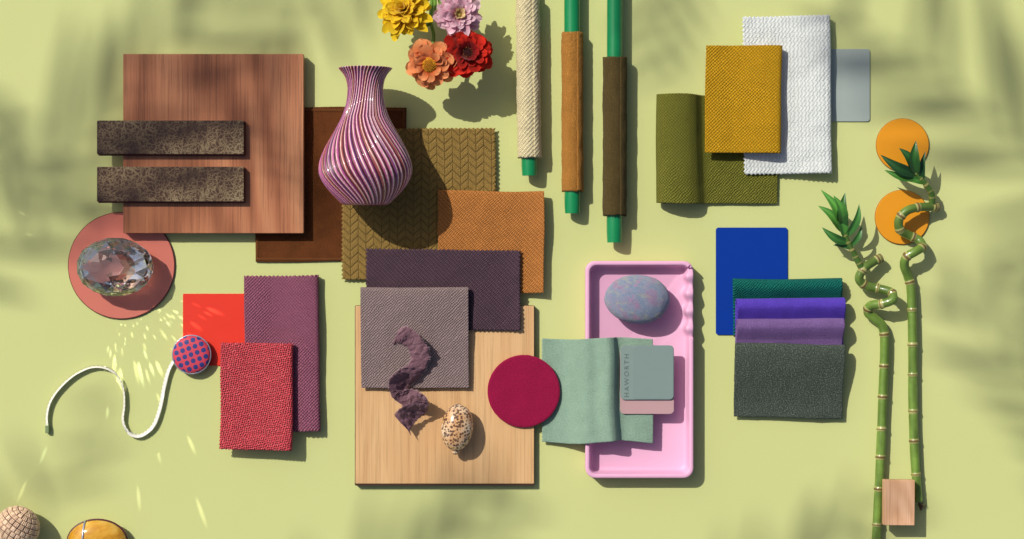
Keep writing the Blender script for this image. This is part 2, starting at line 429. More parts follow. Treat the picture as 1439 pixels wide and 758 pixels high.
olsf=lambda d,w,z,s,t:(d+4*math.exp(-((s-0.62)/0.12)**2)*(t-0.4),w+2.0*math.exp(-((s-0.5)/0.1)**2)*(t-0.5),z)
sw('olive green woven swatch with a rolled fold','x',op,134,286,olive,15,pink=(0,0,0,0),wav=2.2,seed=9,sf=olsf)
white=fabric('white_honeycomb',C(208,213,210),'hex',7.0,0.55,0.84,0.1,mott=0.06,light=1.03,fuzz=0.5)
sw('white honeycomb textured swatch with pinked edges','x',foldp(1167,1046,1100,7.5,5.5,10,1.6),24,243,white,12,pink=(1,1,0,1),wav=2.6,seed=10,rot=-0.6)
yellow=fabric('mustard_knit',C(202,152,22),'weave',4.8,1.1,0.45,0.1,mott=0.12,fleck=C(230,190,70),fk=0.35)
sw('mustard yellow woven swatch folded at one side','x',foldp(1098,992,1010,20,6,21,1.5),64,215,yellow,27,pink=(0,0,0,0),wav=2.6,seed=11,rot=0.8)
teal=fabric('teal_weave',C(10,104,94),'weave',4.2,1.0,0.45,0.1,fleck=C(60,150,130),fk=0.25)
violet=fabric('violet_wool',C(86,62,176),'felt',3.6,0.6,0.65,0.3)
lilac=fabric('lilac_wool',C(114,86,140),'felt',3.6,0.6,0.65,0.3,fleck=C(156,132,172),fk=0.4)
char=fabric('charcoal_felt',C(64,74,66),'felt',3.6,0.8,0.4,0.2,light=1.4,mott=0.25,fleck=C(138,148,132),fk=0.6)
for i,(y0,y1,x0,x1,m,lab,pk) in enumerate(((392,472,1032,1183,teal,'teal green woven swatch rolled at the fold',(1,1,0,0)),(420,520,1035,1186,violet,'bright violet wool swatch rolled at the fold',(1,0,1,1)),(449,516,1036,1186,lilac,'lilac purple wool swatch rolled at the fold',(0,0,1,1)),(484,588,1034,1187,char,'charcoal green felt swatch covering stacked fabric',(0,0,0,0)))):
    zb=3+i*4.5; r=9.0 if i<3 else 6.0
    if i<3: prof=foldp(y0,y0+42,y1,zb,r,zb+3.2,1.25)
    else: prof=foldp(y0,y1,y1-50,zb,r,zb-8,1.0)
    ph=i*1.7
    crl=lambda d,w,z,s,t:(d+1.2*math.sin(t*3+ph),w+0.8*math.sin(s*7+ph),z)
    sw(lab,'y',prof,x0,x1,m,zb+r,pink=pk,amp=1.5,tooth=5,wav=2.0,seed=12+i,sf=crl)

mag=fabric('magenta_felt',C(150,18,64),'felt',3,0.6,0.65,0.4,mott=0.16)
def uvdisc(name,cx,cy,r,z0,z1,mat):
    V=[];F=[];UV=[];n=120
    prof=[(r*(k+0.01)/14,z1) for k in range(0,14)]+[(r-0.6,z1),(r,z1-0.7),(r,z0+0.5),(r-0.6,z0),(r*0.01,z0)]
    for a,z in prof:
        for k in range(n):
            t=2*math.pi*k/n; a2=a+(0.35*nz3(t*9,1,2) if a>r-1 else 0)
            x,y=cx+a2*math.cos(t),cy+a2*math.sin(t); V.append((x,y,z+0.5*nz3(x*.04,y*.04,0))); UV.append((x,y))
    for i in range(len(prof)-1):
        for k in range(n):
            l=(k+1)%n; F.append((i*n+k,i*n+l,(i+1)*n+l,(i+1)*n+k))
    F.append(tuple(range(n))[::-1])
    return mk(name,V,F,mat,z1,uv=UV)
o=uvdisc('felt_disc',736,550,51,14,17.5,mag); tag(o,'round magenta felt disc resting on the oak board','felt disc')

# ---------------------------------------------------------------- tray
pinkp=plain('pink_tray_plastic',C(222,168,198),0.5,0.02,coat=0.0,scale=40)
H=28
def trayloop(ins,z,r,scal=0,inner=0):
    L=[]
    for x,y in rrect(822.5+ins,367+ins,974-ins,671.5-ins,max(r,1),10,(44,96)):
        if x>955-ins and 376<y<474:
            wv=0.5-0.5*math.cos(2*math.pi*(y-376)/98*4)
            if inner: x-=4.5*wv
            L.append((x,y,z-6*(1-wv) if scal else z))
        else: L.append((x,y,z))
    return L
loops=[trayloop(2,0.5,12),trayloop(0.3,2,14),trayloop(0,8,14),trayloop(0,H-2,14,1),trayloop(0.6,H-0.5,13.5,1),trayloop(1.6,H,13,1),trayloop(4.6,H,11,1,1),trayloop(5.6,H-0.6,10,1,1),trayloop(6.2,H-2.5,10,1,1),trayloop(8.5,9,9,0,1),trayloop(10,6.5,8,0,1),trayloop(13,5.5,6,0,1)]
v,f=loft(loops); o=mk('tray',v,f,pinkp,20,smooth=True); tag(o,'pink plastic tray with scalloped rim holding fabric','tray')
md=o.modifiers.new('es','EDGE_SPLIT'); md.split_angle=math.radians(50)

# felted stone
wf=NB('felted_wool'); vv_=wf.coord()
na=wf.noise(vv_,26,4,0.6,1.6); nb=wf.noise(wf.coord(scale=(1,1.8,1.3)),36,4,0.65,1.8); nc=wf.noise(wf.coord(scale=(1.5,1,1.1)),30,4,0.65,1.8); nf=wf.noise(vv_,600,4,0.75)
c=wf.ramp(na,[(0.36,C(140,108,146)),(0.44,C(128,134,162)),(0.52,C(100,126,158)),(0.60,C(132,140,160)),(0.68,C(100,142,144))])
c=wf.mix(wf.ramp(nb,[(0.52,(0,0,0,1)),(0.66,(0.6,0.6,0.6,1))]),c,C(176,172,112))
c=wf.mix(wf.ramp(nc,[(0.56,(0,0,0,1)),(0.66,(0.7,0.7,0.7,1))]),c,C(184,96,148))
c=wf.mix(wf.m('MULTIPLY',nf,0.45),c,C(170,172,184)); c=wf.mix(wf.m('MULTIPLY',wf.m('SUBTRACT',0.5,nf,clamp=True),1.6,clamp=True),c,C(60,66,90)); wf.base(c); wf.set(Roughness=1.0,Sheen_Weight=0.3); wf.bump(nf,0.002)
v,f,_=spheroid(896.5,420.5,31,46.5,34,24,rot=3,fn=lambda x,y,z,t,p:1+0.06*nz3(x*1.3,y*1.3,z)+0.015*nz3(x*6,y*6,z*6),e=0.88)
o=mk('felted_stone',v,f,wf.mat,35); tag(o,'pastel multicolour felted wool pebble in the pink tray','felted stone')

# cards with lettering
m1=plain('card_mauve',C(182,146,148),0.45,0.03); m2=plain('card_sea_grey',C(124,142,137),0.4,0.03)
o=slab('color_card',871.5,489,947,582,28.6,30,6,m1,bev=0.3,zr=30); tag(o,'dusty pink card with rounded corners under a grey one','color card')
o=slab('color_card',872,485.5,947,562,31.2,32.8,6,m2,bev=0.3,zr=33); tag(o,'sea grey card with embossed lettering on sage fabric','color card')
slab('card_panel',888.5,486.2,946.4,561.2,32.9,33.4,5.5,plain('card_panel_grey',C(122,140,136),0.35,0.03),bev=0.2,zr=33,parent=o)
def lettering(txt,cx,cy,length,z,mat,par,zr,rot=90,ext=0.3,name='lettering',height=6.4):
    cu=bpy.data.curves.new('t','FONT'); cu.body=txt; cu.size=10; cu.extrude=ext; cu.align_x='CENTER'; cu.align_y='CENTER'; cu.space_character=1.35
    to=bpy.data.objects.new('t',cu); COL.objects.link(to); bpy.context.view_layer.update()
    dg=bpy.context.evaluated_depsgraph_get(); ev=to.evaluated_get(dg); me=bpy.data.meshes.new_from_object(ev)
    V=[tuple(q.co) for q in me.vertices]; F=[tuple(p.vertices) for p in me.polygons]
    bpy.data.objects.remove(to); bpy.data.meshes.remove(me); bpy.data.curves.remove(cu)
    xs=[p[0] for p in V]; ys=[p[1] for p in V]; k=length/(max(xs)-min(xs)); ky=height/(max(ys)-min(ys)); a=math.radians(rot)
    mx,my=(max(xs)+min(xs))/2,(max(ys)+min(ys))/2; out=[]
    for x,y,zz in V:
        x=(x-mx)*k; y=(y-my)*ky; X=x*math.cos(a)-y*math.sin(a); Y=x*math.sin(a)+y*math.cos(a); out.append((cx+X,cy-Y,z+zz))
    return mk(name,out,F,mat,zr,smooth=False,parent=par)
lt=plain('lettering_grey',C(88,105,101),0.5)
lettering('HAWORTH',880.5,528,60,32.9,lt,o,33)

# ---------------------------------------------------------------- rods
green=plain('green_lacquer',C(20,130,76),0.3,0.1,coat=0.3)
creamf=fabric('cream_terry',C(232,217,172),'twill',3.4,0.9,0.74,0.1,light=1.08,mott=0.14)
ochre=fabric('ochre_wool',C(170,116,50),'felt',2.8,0.7,0.55,0.2,fleck=C(200,150,84),fk=0.35)
darko=fabric('dark_olive_velvet',C(80,66,34),'felt',2.6,0.7,0.5,0.3,mott=0.35,fleck=C(120,104,64),fk=0.35)
def rod(xt,xb,yend,ys0,ys1,rr,rs,fm,lab,lump=0.5):
    X=lambda y: xt+(xb-xt)*y/yend
    e=empty('wrapped_rod',X(150),150,0,20)
    path=[(X(y),y,rs+0.6) for y in [-110+ (yend+110)*i/30 for i in range(31)]]
    v,f,_=tube(path,[rr]*30+[rr-0.8],32); q=mk('rod',v,f,green,20,parent=e); q.modifiers.new('es','EDGE_SPLIT')
    V=[];F=[];UV=[];n=60;m=int((ys1-ys0)/1.5)
    for i in range(m+1):
        y=ys0+(ys1-ys0)*i/m
        for k in range(n+1):
            a=-0.15+2*math.pi*1.06*k/n
            r=rs-1.6+1.9*k/n*0.8+lump*nz3(y*0.05,a*1.5,xt)+lump*0.5*nz3(y*0.2,a*4,xt); yy=y
            if i in(0,m): yy+=1.6*(k%2)*(1 if i else -1)+1.6*nz3(a*1.5,xt,i)
            V.append((X(y)+r*math.cos(a+0.9),yy,rs+0.6+r*math.sin(a+0.9))); UV.append((y,a*rs))
    for i in range(m):
        for k in range(n):
            q=i*(n+1)+k; F.append((q,q+1,q+n+2,q+n+1))
    mk('fabric_sleeve',V,F,fm,20,uv=UV,parent=e,solid=1.4,recalc=False)
    tag(e,lab,'wrapped rod','green rods wrapped in fabric')
rod(741,744,247,-4,221,11,16.8,creamf,'green rod wrapped in cream terry fabric',1.0)
rod(804,804.5,300,47,268,11.2,15.2,ochre,'green rod wrapped in ochre wool fabric',0.8)
rod(864,863.5,341,82,302,11,17.0,darko,'green rod wrapped in dark olive velvet',0.8)

# ---------------------------------------------------------------- vase
vp=[(96,37.5),(98,36.2),(104,31),(112,27),(122,25),(134,25.2),(146,27),(158,30.5),(170,35.5),(184,43),(198,51),(212,58),(226,63.2),(238,65),(248,63.5),(258,58.5),(267,52),(275,45),(282,38),(287,32.5),(288,30)]
rs_=resample(catmull(vp,10),1.3)
NR=44; n=NR*16; V=[];F=[];CO=[]
ZC=8.5+65
mags=[C(168,76,136),C(140,56,110),C(186,104,150),C(146,70,70),C(120,60,120)]
cream=C(236,206,196); dark=C(66,28,40); mid=C(122,58,62)
Lt=rs_[-1][0]
def twist(t):
    return -0.40*math.sin(min(1,t/0.45)*math.pi*0.5)+1.45*max(0,(t-0.34))**1.0+0.8*max(0,t-0.7)**1.5
for q,(s,y,r) in enumerate(rs_):
    t=s/Lt
    for k in range(n):
        a=2*math.pi*k/n; ph=(NR*(a+twist(t))/(2*math.pi)); fr=ph%1; idx=int(math.floor(ph))%NR
        am=0.6+2.2*(r/65.0)**1.5
        if t>0.97: am*=(1-t)/0.03
        rr=r+am*(max(0,math.sin(math.pi*fr))**1.0-0.7)
        V.append((513.5+rr*math.cos(a),y,ZC+rr*math.sin(a)))
        wdt=0.5+0.5*math.sin(idx*2.4+t*3.0)
        j=fr+0.05*nz3(y*0.05,idx*1.7,0)
        if j<0.20: c=dark
        elif j<0.44+0.08*wdt: c=mags[(idx*7)%5]
        elif j<0.58+0.12*wdt: c=cream
        elif j<0.84: c=mags[(idx*3+1)%5]
        else: c=mid
        CO.append(c)
inr=[(96.2,35.2),(99,33.2),(105,29),(113,25),(123,22.5),(134,22),(146,24)]
for (y,r) in inr:
    for k in range(n):
        a=2*math.pi*k/n; V.append((513.5+r*math.cos(a),y,ZC+r*math.sin(a))); CO.append(C(100,46,74))
rows=len(rs_)
def strip(i,j):
    for k in range(n):
        l=(k+1)%n; F.append((i*n+k,i*n+l,j*n+l,j*n+k))
for i in range(rows-1): strip(i,i+1)
strip(0,rows)
for i in range(len(inr)-1): strip(rows+i,rows+i+1)
F.append(tuple(range((rows-1)*n,rows*n)))
o=mk('vase',V,F,vcol('vase_glaze',0.4,0.2),ZC,cols=CO,recalc=True); tag(o,'pink purple and cream swirled ribbed vase lying on fabric','vase')

# ---------------------------------------------------------------- tape measure
tm=NB('dotted_cover'); vc=tm.coord(); sp_=tm.n('ShaderNodeSeparateXYZ'); tm.t.links.new(vc,sp_.inputs[0])
xr=tm.m('ADD',tm.m('MULTIPLY',sp_.outputs[0],0.94),tm.m('MULTIPLY',sp_.outputs[1],0.34)); yr=tm.m('SUBTRACT',tm.m('MULTIPLY',sp_.outputs[1],0.94),tm.m('MULTIPLY',sp_.outputs[0],0.34))
def cell(sock,off): return tm.m('SUBTRACT',tm.m('FRACT',tm.m('ADD',tm.m('DIVIDE',sock,0.0092),off)),0.5)
cxn=cell(xr,100.5); cyn=cell(yr,100.5)
dd=tm.m('SQRT',tm.m('ADD',tm.m('MULTIPLY',cxn,cxn),tm.m('MULTIPLY',cyn,cyn)))
tm.base(tm.mix(tm.m('LESS_THAN',dd,0.37),C(196,60,78),C(34,54,118))); tm.set(Roughness=0.6); tm.bump(tm.noise(vc,900,2),0.0003)
e=disc('tape_measure',269,498.5,26.6,3,17,tm.mat,prof=((2,3),(0,5),(0,13),(1.0,15.2),(3,16.8),(8,18),(16,18.8),(25,19)),zr=15)
for p in e.data.polygons: p.use_smooth=True
tag(e,'round red tape measure with blue dots and pulled tape','tape measure')
sil=plain('silver_rim',C(170,172,190),0.3,metal=0.6)
ring=[(269+26.8*math.cos(a),498.5+26.8*math.sin(a),13) for a in [2*math.pi*i/64 for i in range(65)]]
v,f,_=tube(ring,1.1,8,caps=False); mk('rim',v,f,sil,15,parent=e)
tp=catmull([(243,508,8),(236,522,8),(230,545,8),(224,575,8),(214,600,8),(196,613,8),(180,608,8),(172,592,8),(174,568,8),(172,545,8),(162,526,8),(146,517,8),(126,517,8),(103,528,8),(83,546,8),(70,565,8),(65,585,8),(66,606,8)],10)
tpr=resample(tp,2); V=[];F=[];CO=[]
for i,(s,x,y,z) in enumerate(tpr):
    a=tpr[max(i-1,0)];b=tpr[min(i+1,len(tpr)-1)]; dx,dy=b[1]-a[1],b[2]-a[2]; L=math.hypot(dx,dy) or 1
    nx,ny=-dy/L,dx/L; tl=0.62+0.22*math.sin(s*0.016+0.6); sgn=1 if (nx*-0.68+ny*-0.62)<0 else -1
    for q in (-1,0,1):
        V.append((x+nx*3.4*q*tl,y+ny*3.4*q*tl,4.8+3.4*q*sgn*math.sqrt(1-tl*tl)))
        CO.append(C(170,168,152) if ((s%6.0)<1.5 and q==1) else C(226,224,212))
for i in range(len(tpr)-1):
    for q in range(2):
        k=i*3+q; F.append((k,k+1,k+4,k+3))
mk('tape',V,F,vcol('tape_fabric',0.35),8,cols=CO,parent=e,solid=0.5,recalc=False)
slab('tape_tab',63.2,598,68.6,609,0.5,8,1,plain('brass_tab',C(150,170,120),0.3,metal=0.5),parent=e,zr=8)

# ---------------------------------------------------------------- woven ball
def wc(th,ph):
    nb=12; i=th/math.pi*nb; ring=int(i); cnt=max(4,int(round(2*nb*math.sin(math.pi*(ring+0.5)/nb))))
    if cnt%2: cnt+=1
    j=ph/(2*math.pi)*cnt+0.5*(ring%2); fi=i%1; fj=j%1; par=(ring+int(j))%2
    return fi,fj,par,ring,int(j)
def wfn(x,y,z,th,ph):
    fi,fj,par,_,_=wc(th,ph); e1=min(fi,1-fi)*2; e2=min(fj,1-fj)*2
    g=min(1,e1*4)*min(1,e2*4); u=(fj if par else fi)
    return 0.92+0.09*g*(0.5+0.5*abs(math.sin(u*3*math.pi))**0.5)
def wcol(x,y,z,th,ph):
    fi,fj,par,r,j=wc(th,ph); e1=min(fi,1-fi)*2; e2=min(fj,1-fj)*2
    if min(e1,e2)<0.14: return C(76,38,28)
    u=(fj if par else fi); gr=abs(math.sin(u*3*math.pi))
    if gr<0.22: return C(140,88,64)
    return dk(C(234,202,170),0.85+0.3*((r*7+j*3)%5)/5)
v,f,c=spheroid(0,0,0,31,31,29,nu=240,nv=160,fn=wfn,colf=wcol)
R1=Matrix.Rotation(math.radians(35),3,'Z')@Matrix.Rotation(math.radians(85),3,'X')
v=[tuple(R1@Vector(q)+Vector((25,741,29))) for q in v]
o=mk('woven_ball',v,f,vcol('rattan',0.6,fn=0.2),29,cols=c); tag(o,'small woven rattan ball in cream and brown','woven ball')

# amber stone
am=NB('amber_stone'); an=am.noise(am.coord(),30,4,0.6,1.0)
am.base(am.ramp(an,[(0.3,C(168,108,20)),(0.5,C(204,150,46)),(0.7,C(222,180,84))])); am.set(Roughness=0.12,Coat_Weight=0.6)
v,f,_=spheroid(136,762,16,41.5,30.5,15.5,e=0.8)
o=mk('amber_stone',v,f,am.mat,18); tag(o,'polished amber coloured stone with a metal band','stone')
v,f,_=tube([(136+42*math.cos(a),762+31.2*math.sin(a),14) for a in [2*math.pi*i/60 for i in range(61)]],1.4,10,caps=False)
mk('rim',v,f,plain('plum_rim',C(84,40,50),0.3),18,parent=o)
v,f,_=tube([(119+0.5*math.sin(i*.3),762+29.6*math.cos(math.pi*i/30)*0.98,16+15.9*math.sin(math.pi*i/30)*0.95) for i in range(31)],1.5,8)
mk('metal_band',v,f,sil,18,parent=o)

# ---------------------------------------------------------------- cowrie shell
cw=NB('cowrie'); cc=cw.coord()
vo=cw.n('ShaderNodeTexVoronoi'); vo.inputs['Scale'].default_value=250; cw.t.links.new(cc,vo.inputs['Vector'])
vo2=cw.n('ShaderNodeTexVoronoi'); vo2.inputs['Scale'].default_value=330; cw.t.links.new(cc,vo2.inputs['Vector'])
bg=cw.ramp(cw.noise(cc,40,3),[(0.35,C(206,160,112)),(0.6,C(230,206,174))])
sp2=cw.m('MULTIPLY',cw.m('SUBTRACT',0.52,vo.outputs['Distance']),9.0,clamp=True); sp3=cw.m('LESS_THAN',vo2.outputs['Distance'],0.34)
c=cw.mix(cw.m('MULTIPLY',sp3,0.6),bg,C(150,90,50)); c=cw.mix(cw.m('MULTIPLY',sp2,0.85),c,C(66,42,38)); cw.base(c); cw.set(Roughness=0.18,Coat_Weight=0.5)
v,f,_=spheroid(642,604,32,22.5,33.5,19,rot=6,fn=lambda x,y,z,t,p:(1+0.08*(-y) - 0.10*max(0,abs(y)-0.8)+0.02*nz3(x*2,y*2,z)))
o=mk('cowrie_shell',v,f,cw.mat,35); tag(o,'glossy spotted brown and cream cowrie shell on oak board','seashell')
for (px_,py_) in ((640.5,635.5),(644,572.5)):
    v,f,_=spheroid(px_,py_,26,5.5,5,7); mk('shell_lip',v,f,cw.mat,35,parent=o)

# ---------------------------------------------------------------- velvet ribbon (flat strip folded in a zigzag)
rb=fabric('mauve_velvet',C(106,72,84),'felt',2,1.0,0.35,1.0,rough=0.42,light=2.0,mott=0.5)
rb.node_tree.nodes['Principled BSDF'].inputs['Specular IOR Level'].default_value=0.5
ctr=[(551,484,25,561,463,27),(562,483,26,574,460,43),(573,490,25,591,473,50),(578,503,26,603,494,42),(573,513,38,599,516,31),(561,520,50,586,533,27),(549,532,52,572,547,26),(547,545,43,565,552,31),(553,560,31,568,549,40),(567,571,27,577,547,40),(581,574,29,588,550,48),(591,569,40,599,557,52),(587,562,46,602,568,42),(578,566,50,597,581,29),(564,573,50,584,593,26),(555,584,36,576,605,26),(566,593,27,577,612,26)]
cs=resample(catmull(ctr,10),1.4); V=[];F=[];UV=[];m=20
for i,(s,lx,ly,lz,rx,ry,rz) in enumerate(cs):
    nw=0.06*nz3(s*0.05,1,1)
    for j in range(m+1):
        q=j/m
        je=random.uniform(-0.035,0.035) if j in(0,m) else 0
        x=lx+(rx-lx)*(q+je+nw*(1 if q>.5 else -1)); y=ly+(ry-ly)*(q+je)
        zz=lz+(rz-lz)*q+3.2*nz3(s*0.10,q*3.2,3)+1.6*nz3(s*0.3,q*7,9)+2.0*math.sin(q*math.pi)*math.sin(s*0.11)
        V.append((x,y,max(zz,23))); UV.append((s,q*28))
for i in range(len(cs)-1):
    for j in range(m):
        k=i*(m+1)+j; F.append((k,k+1,k+m+2,k+m+1))
o=mk('velvet_ribbon',V,F,rb,32,uv=UV,solid=0.8,recalc=False); tag(o,'crumpled mauve velvet ribbon with frayed edges on fabric','ribbon')
V2=[];F2=[]
for i in range(len(cs)):
    for j in (0,m):
        a=Vector(V[i*(m+1)+j]); b=Vector(V[i*(m+1)+(1 if j==0 else m-1)]); dr=(a-b).normalized()
        L=random.uniform(1.0,3.6); e1=a+dr*L+Vector((random.uniform(-1.2,1.2),random.uniform(-1.2,1.2),random.uniform(-.3,.6)))
        n0=len(V2); V2+= [tuple(a+Vector((0.16,0.16,0))),tuple(a-Vector((0.16,0.16,0))),tuple(e1)]; F2.append((n0,n0+1,n0+2))
fr_=mk('frayed_fringe',V2,F2,plain('fringe_thread',C(190,158,164),0.8),32,parent=o,recalc=False); fr_['kind']='stuff'

# ---------------------------------------------------------------- flowers
def petal(V,F,CO,r0,L,W,phi,e0,e1,z0,ca,cb,cup=0.25,nu=8,nv=6,rnd=0.18):
    b=len(V); L*=1+random.uniform(-rnd,rnd); W*=random.uniform(0.85,1.2); phi+=random.uniform(-rnd,rnd); e0+=random.uniform(-0.28,0.28); e1+=random.uniform(-.3,.3); tw=random.uniform(-0.45,0.45)
    r=r0;z=z0; kc=random.uniform(0.78,1.12); bend=random.uniform(-.18,.18); rip=random.uniform(0,6)
    for i in range(nu+1):
        u=i/nu; e=e0+(e1-e0)*u
        if i: r+=L/nu*math.cos(e); z+=L/nu*math.sin(e)
        w=W*(0.30+0.70*math.sin(math.pi*min(u,0.62)/1.24)) * (math.sqrt(max(0.02,1-((u-0.68)/0.34)**2)) if u>0.68 else 1)
        for j in range(nv+1):
            q=j/nv*2-1; t=q*w+bend*L*u*u; zz=z+cup*W*(q*q)*(0.6)+tw*q*w*0.6-0.04*cup*W*math.cos(q*9)+0.11*W*math.sin(u*7+rip+q*3)
            V.append((r*math.cos(phi)-t*math.sin(phi),r*math.sin(phi)+t*math.cos(phi),zz))
            k=kc*(0.88+0.18*abs(math.sin(q*8))); uu=u**1.3; CO.append(tuple((ca[c]*(1-uu)+cb[c]*uu)*k for c in range(3)))
    for i in range(nu):
        for j in range(nv):
            k=b+i*(nv+1)+j; F.append((k,k+1,k+nv+2,k+nv+1))
pm_=NB('petal'); a_=pm_.n('ShaderNodeAttribute',attribute_name='Col'); pm_.base(a_.outputs['Color']); pm_.set(Roughness=0.75,Sheen_Weight=0.2); pm_.b.inputs['Specular IOR Level'].default_value=0.15
tr=pm_.n('ShaderNodeBsdfTranslucent'); pm_.t.links.new(a_.outputs['Color'],tr.inputs[0]); mxs=pm_.n('ShaderNodeMixShader'); mxs.inputs[0].default_value=0.3
pm_.t.links.new(pm_.b.outputs[0],mxs.inputs[1]); pm_.t.links.new(tr.outputs[0],mxs.inputs[2]); pm_.t.links.new(mxs.outputs[0],pm_.t.nodes['Material Output'].inputs[0])
stemm=plain('flower_stem',C(92,128,44),0.5,0.2)
def flower(cx,cy,z,rings,tilt,center,lab,stem,zr,name='zinnia_flower'):
    e=empty(name,cx,cy,z-14,zr)
    R=Matrix.Rotation(tilt[0],3,'X')@Matrix.Rotation(tilt[1],3,'Y')
    V=[];F=[];CO=[]
    for (n,r0,L,W,e0,e1,z0,ca,cb,cup) in rings:
        o0=random.random()*6
        for k in range(n): petal(V,F,CO,r0,L,W,o0+2*math.pi*k/n,e0,e1,z0,ca,cb,cup)
    V=[tuple(R@Vector(v)+Vector((cx,cy,z))) for v in V]
    mk('petals',V,F,pm_.mat,zr,cols=CO,parent=e,recalc=False)
    V=[];F=[];CO=[]; rc,ch,c1,c2,nf=center
    for i in range(nf):
        t=(i+0.5)/nf; r=rc*math.sqrt(t); a=i*2.39996; zz=ch*(1-t*t)
        vv,fv,_=spheroid(r*math.cos(a),r*math.sin(a),zz,rc*0.13,rc*0.13,rc*0.22,nu=6,nv=4)
        b=len(V); V+=vv; F+=[tuple(q+b for q in ff_) for ff_ in fv]
        cc_=c1 if t<0.45 else c2; k=random.uniform(0.75,1.15); CO+=[tuple(x*k for x in cc_[:3])]*len(vv)
    V=[tuple(R@Vector(v)+Vector((cx,cy,z+1))) for v in V]
    mk('flower_center',V,F,pm_.mat,zr,cols=CO,parent=e)
    pth=catmull([(cx,cy,z-1),(cx+(stem[0][0]-cx)*0.3,cy+(stem[0][1]-cy)*0.3,z-12)]+stem,10)
    v,f,_=tube(pth,2.6,10); mk('stem',v,f,stemm,zr,parent=e)
    V=[];F=[];CO=[]
    for k in range(9): petal(V,F,CO,1,11,3.6,2*math.pi*k/9,-0.2,0.6,-4,C(70,110,36),C(100,140,60),0.1)
    V=[tuple(R@Vector(v)+Vector((cx,cy,z-1))) for v in V]; mk('sepals',V,F,pm_.mat,zr,cols=CO,parent=e,recalc=False)
    tag(e,lab,'flower','cut zinnia flowers'); return e
Y1,Y2=C(204,146,8),C(244,212,40)
flower(569,15,72,[(20,7,34,7,0.02,-0.25,0,Y1,Y2,0.6),(19,6,30,7,0.2,-0.1,2,Y1,Y2,0.6),(17,5,24,6.5,0.4,0.1,4,Y1,Y2,0.6),(15,4,19,6,0.65,0.3,5,Y1,Y2,0.6),(12,3,14,5,0.9,0.6,6,Y1,Y2,0.6),(9,1,10,4.5,1.2,0.9,7,Y1,Y2,0.6)],(0.3,-0.25),(4,8,C(230,180,26),C(214,144,20),30),'bright yellow double zinnia with ruffled petals',[(600,34,60),(610,8,42),(606,-40,8),(604,-120,4)],72)
P1,P2=C(196,104,146),C(246,212,222)
flower(644,22,66,[(19,7,29,6.5,0.0,-0.2,0,P1,P2,0.4),(18,6,24,6,0.2,0,2,P1,P2,0.4),(16,5,19,5.4,0.4,0.2,4,P1,P2,0.4),(13,4,14,4.4,0.7,0.5,5,C(180,84,114),P2,0.4),(10,3,9,3.4,1.1,1.0,6,C(206,160,104),C(236,216,160),0.4)],(0.1,0.2),(5,8,C(222,200,110),C(190,96,90),50),'pale pink double zinnia with layered petals',[(632,-10,30),(622,-50,10),(618,-120,4)],66)
O1,O2=C(200,84,24),C(242,164,108)
flower(604,91,78,[(12,9,26,9.5,-0.05,-0.3,0,O1,O2,0.35),(11,8,21,8.4,0.15,-0.1,1.5,O1,O2,0.35),(8,7,15,6.4,0.45,0.25,3,O1,O2,0.4)],(-0.3,-0.2),(11,6,C(200,134,20),C(240,180,36),100),'salmon orange zinnia with a golden centre',[(609,50,66),(604,22,50),(606,-30,8),(606,-120,4)],78)
R1_,R2_=C(130,10,8),C(214,42,22)
flower(656,75,74,[(13,9,29,10.5,0,-0.3,0,R1_,R2_,0.35),(12,8,25,9.5,0.2,-0.05,2,R1_,R2_,0.35),(10,7,18,7.5,0.45,0.2,3.5,R1_,R2_,0.4),(9,6,12,5.4,0.9,0.8,5,C(96,8,10),C(170,20,16),0.4)],(0.15,0.2),(9,6,C(70,20,20),C(170,90,30),90),'deep red zinnia with a dark centre',[(638,44,58),(622,12,40),(614,-30,8),(610,-120,4)],74)

# ---------------------------------------------------------------- bamboo
def blade(V,F,CO,b,t,w,lift,col,nu=12,nv=4):
    B=Vector(b);T=Vector(t);d=T-B;L=d.length;side=Vector((-d.y,d.x,0)).normalized(); b0=len(V); kk=random.uniform(0.75,1.2)
    for i in range(nu+1):
        u=i/nu; p=B+d*u+Vector((0,0,lift*math.sin(math.pi*u)))+side*(L*0.09*math.sin(math.pi*u)*(1 if kk>1 else -1))
        ww=w*(max(0,math.sin(math.pi*min(1,(u*0.94+0.06))**0.75)))**0.9+0.15
        for j in range(nv+1):
            q=j/nv*2-1; V.append(tuple(p+side*ww*q+Vector((0,0,abs(q)*ww*0.55))))
            k=kk*(1.35 if abs(q)<0.2 else 0.9+0.15*math.sin(j*2+i))*(1+0.3*u); CO.append(tuple(x*k for x in col[:3]))
    for i in range(nu):
        for j in range(nv):
            k=b0+i*(nv+1)+j; F.append((k,k+1,k+nv+2,k+nv+1))
bm_=vcol('bamboo_skin',0.35,0.25,fn=0.3,scale=90); lf=vcol('bamboo_leaf',0.4,0.15,fn=0.15,scale=200)
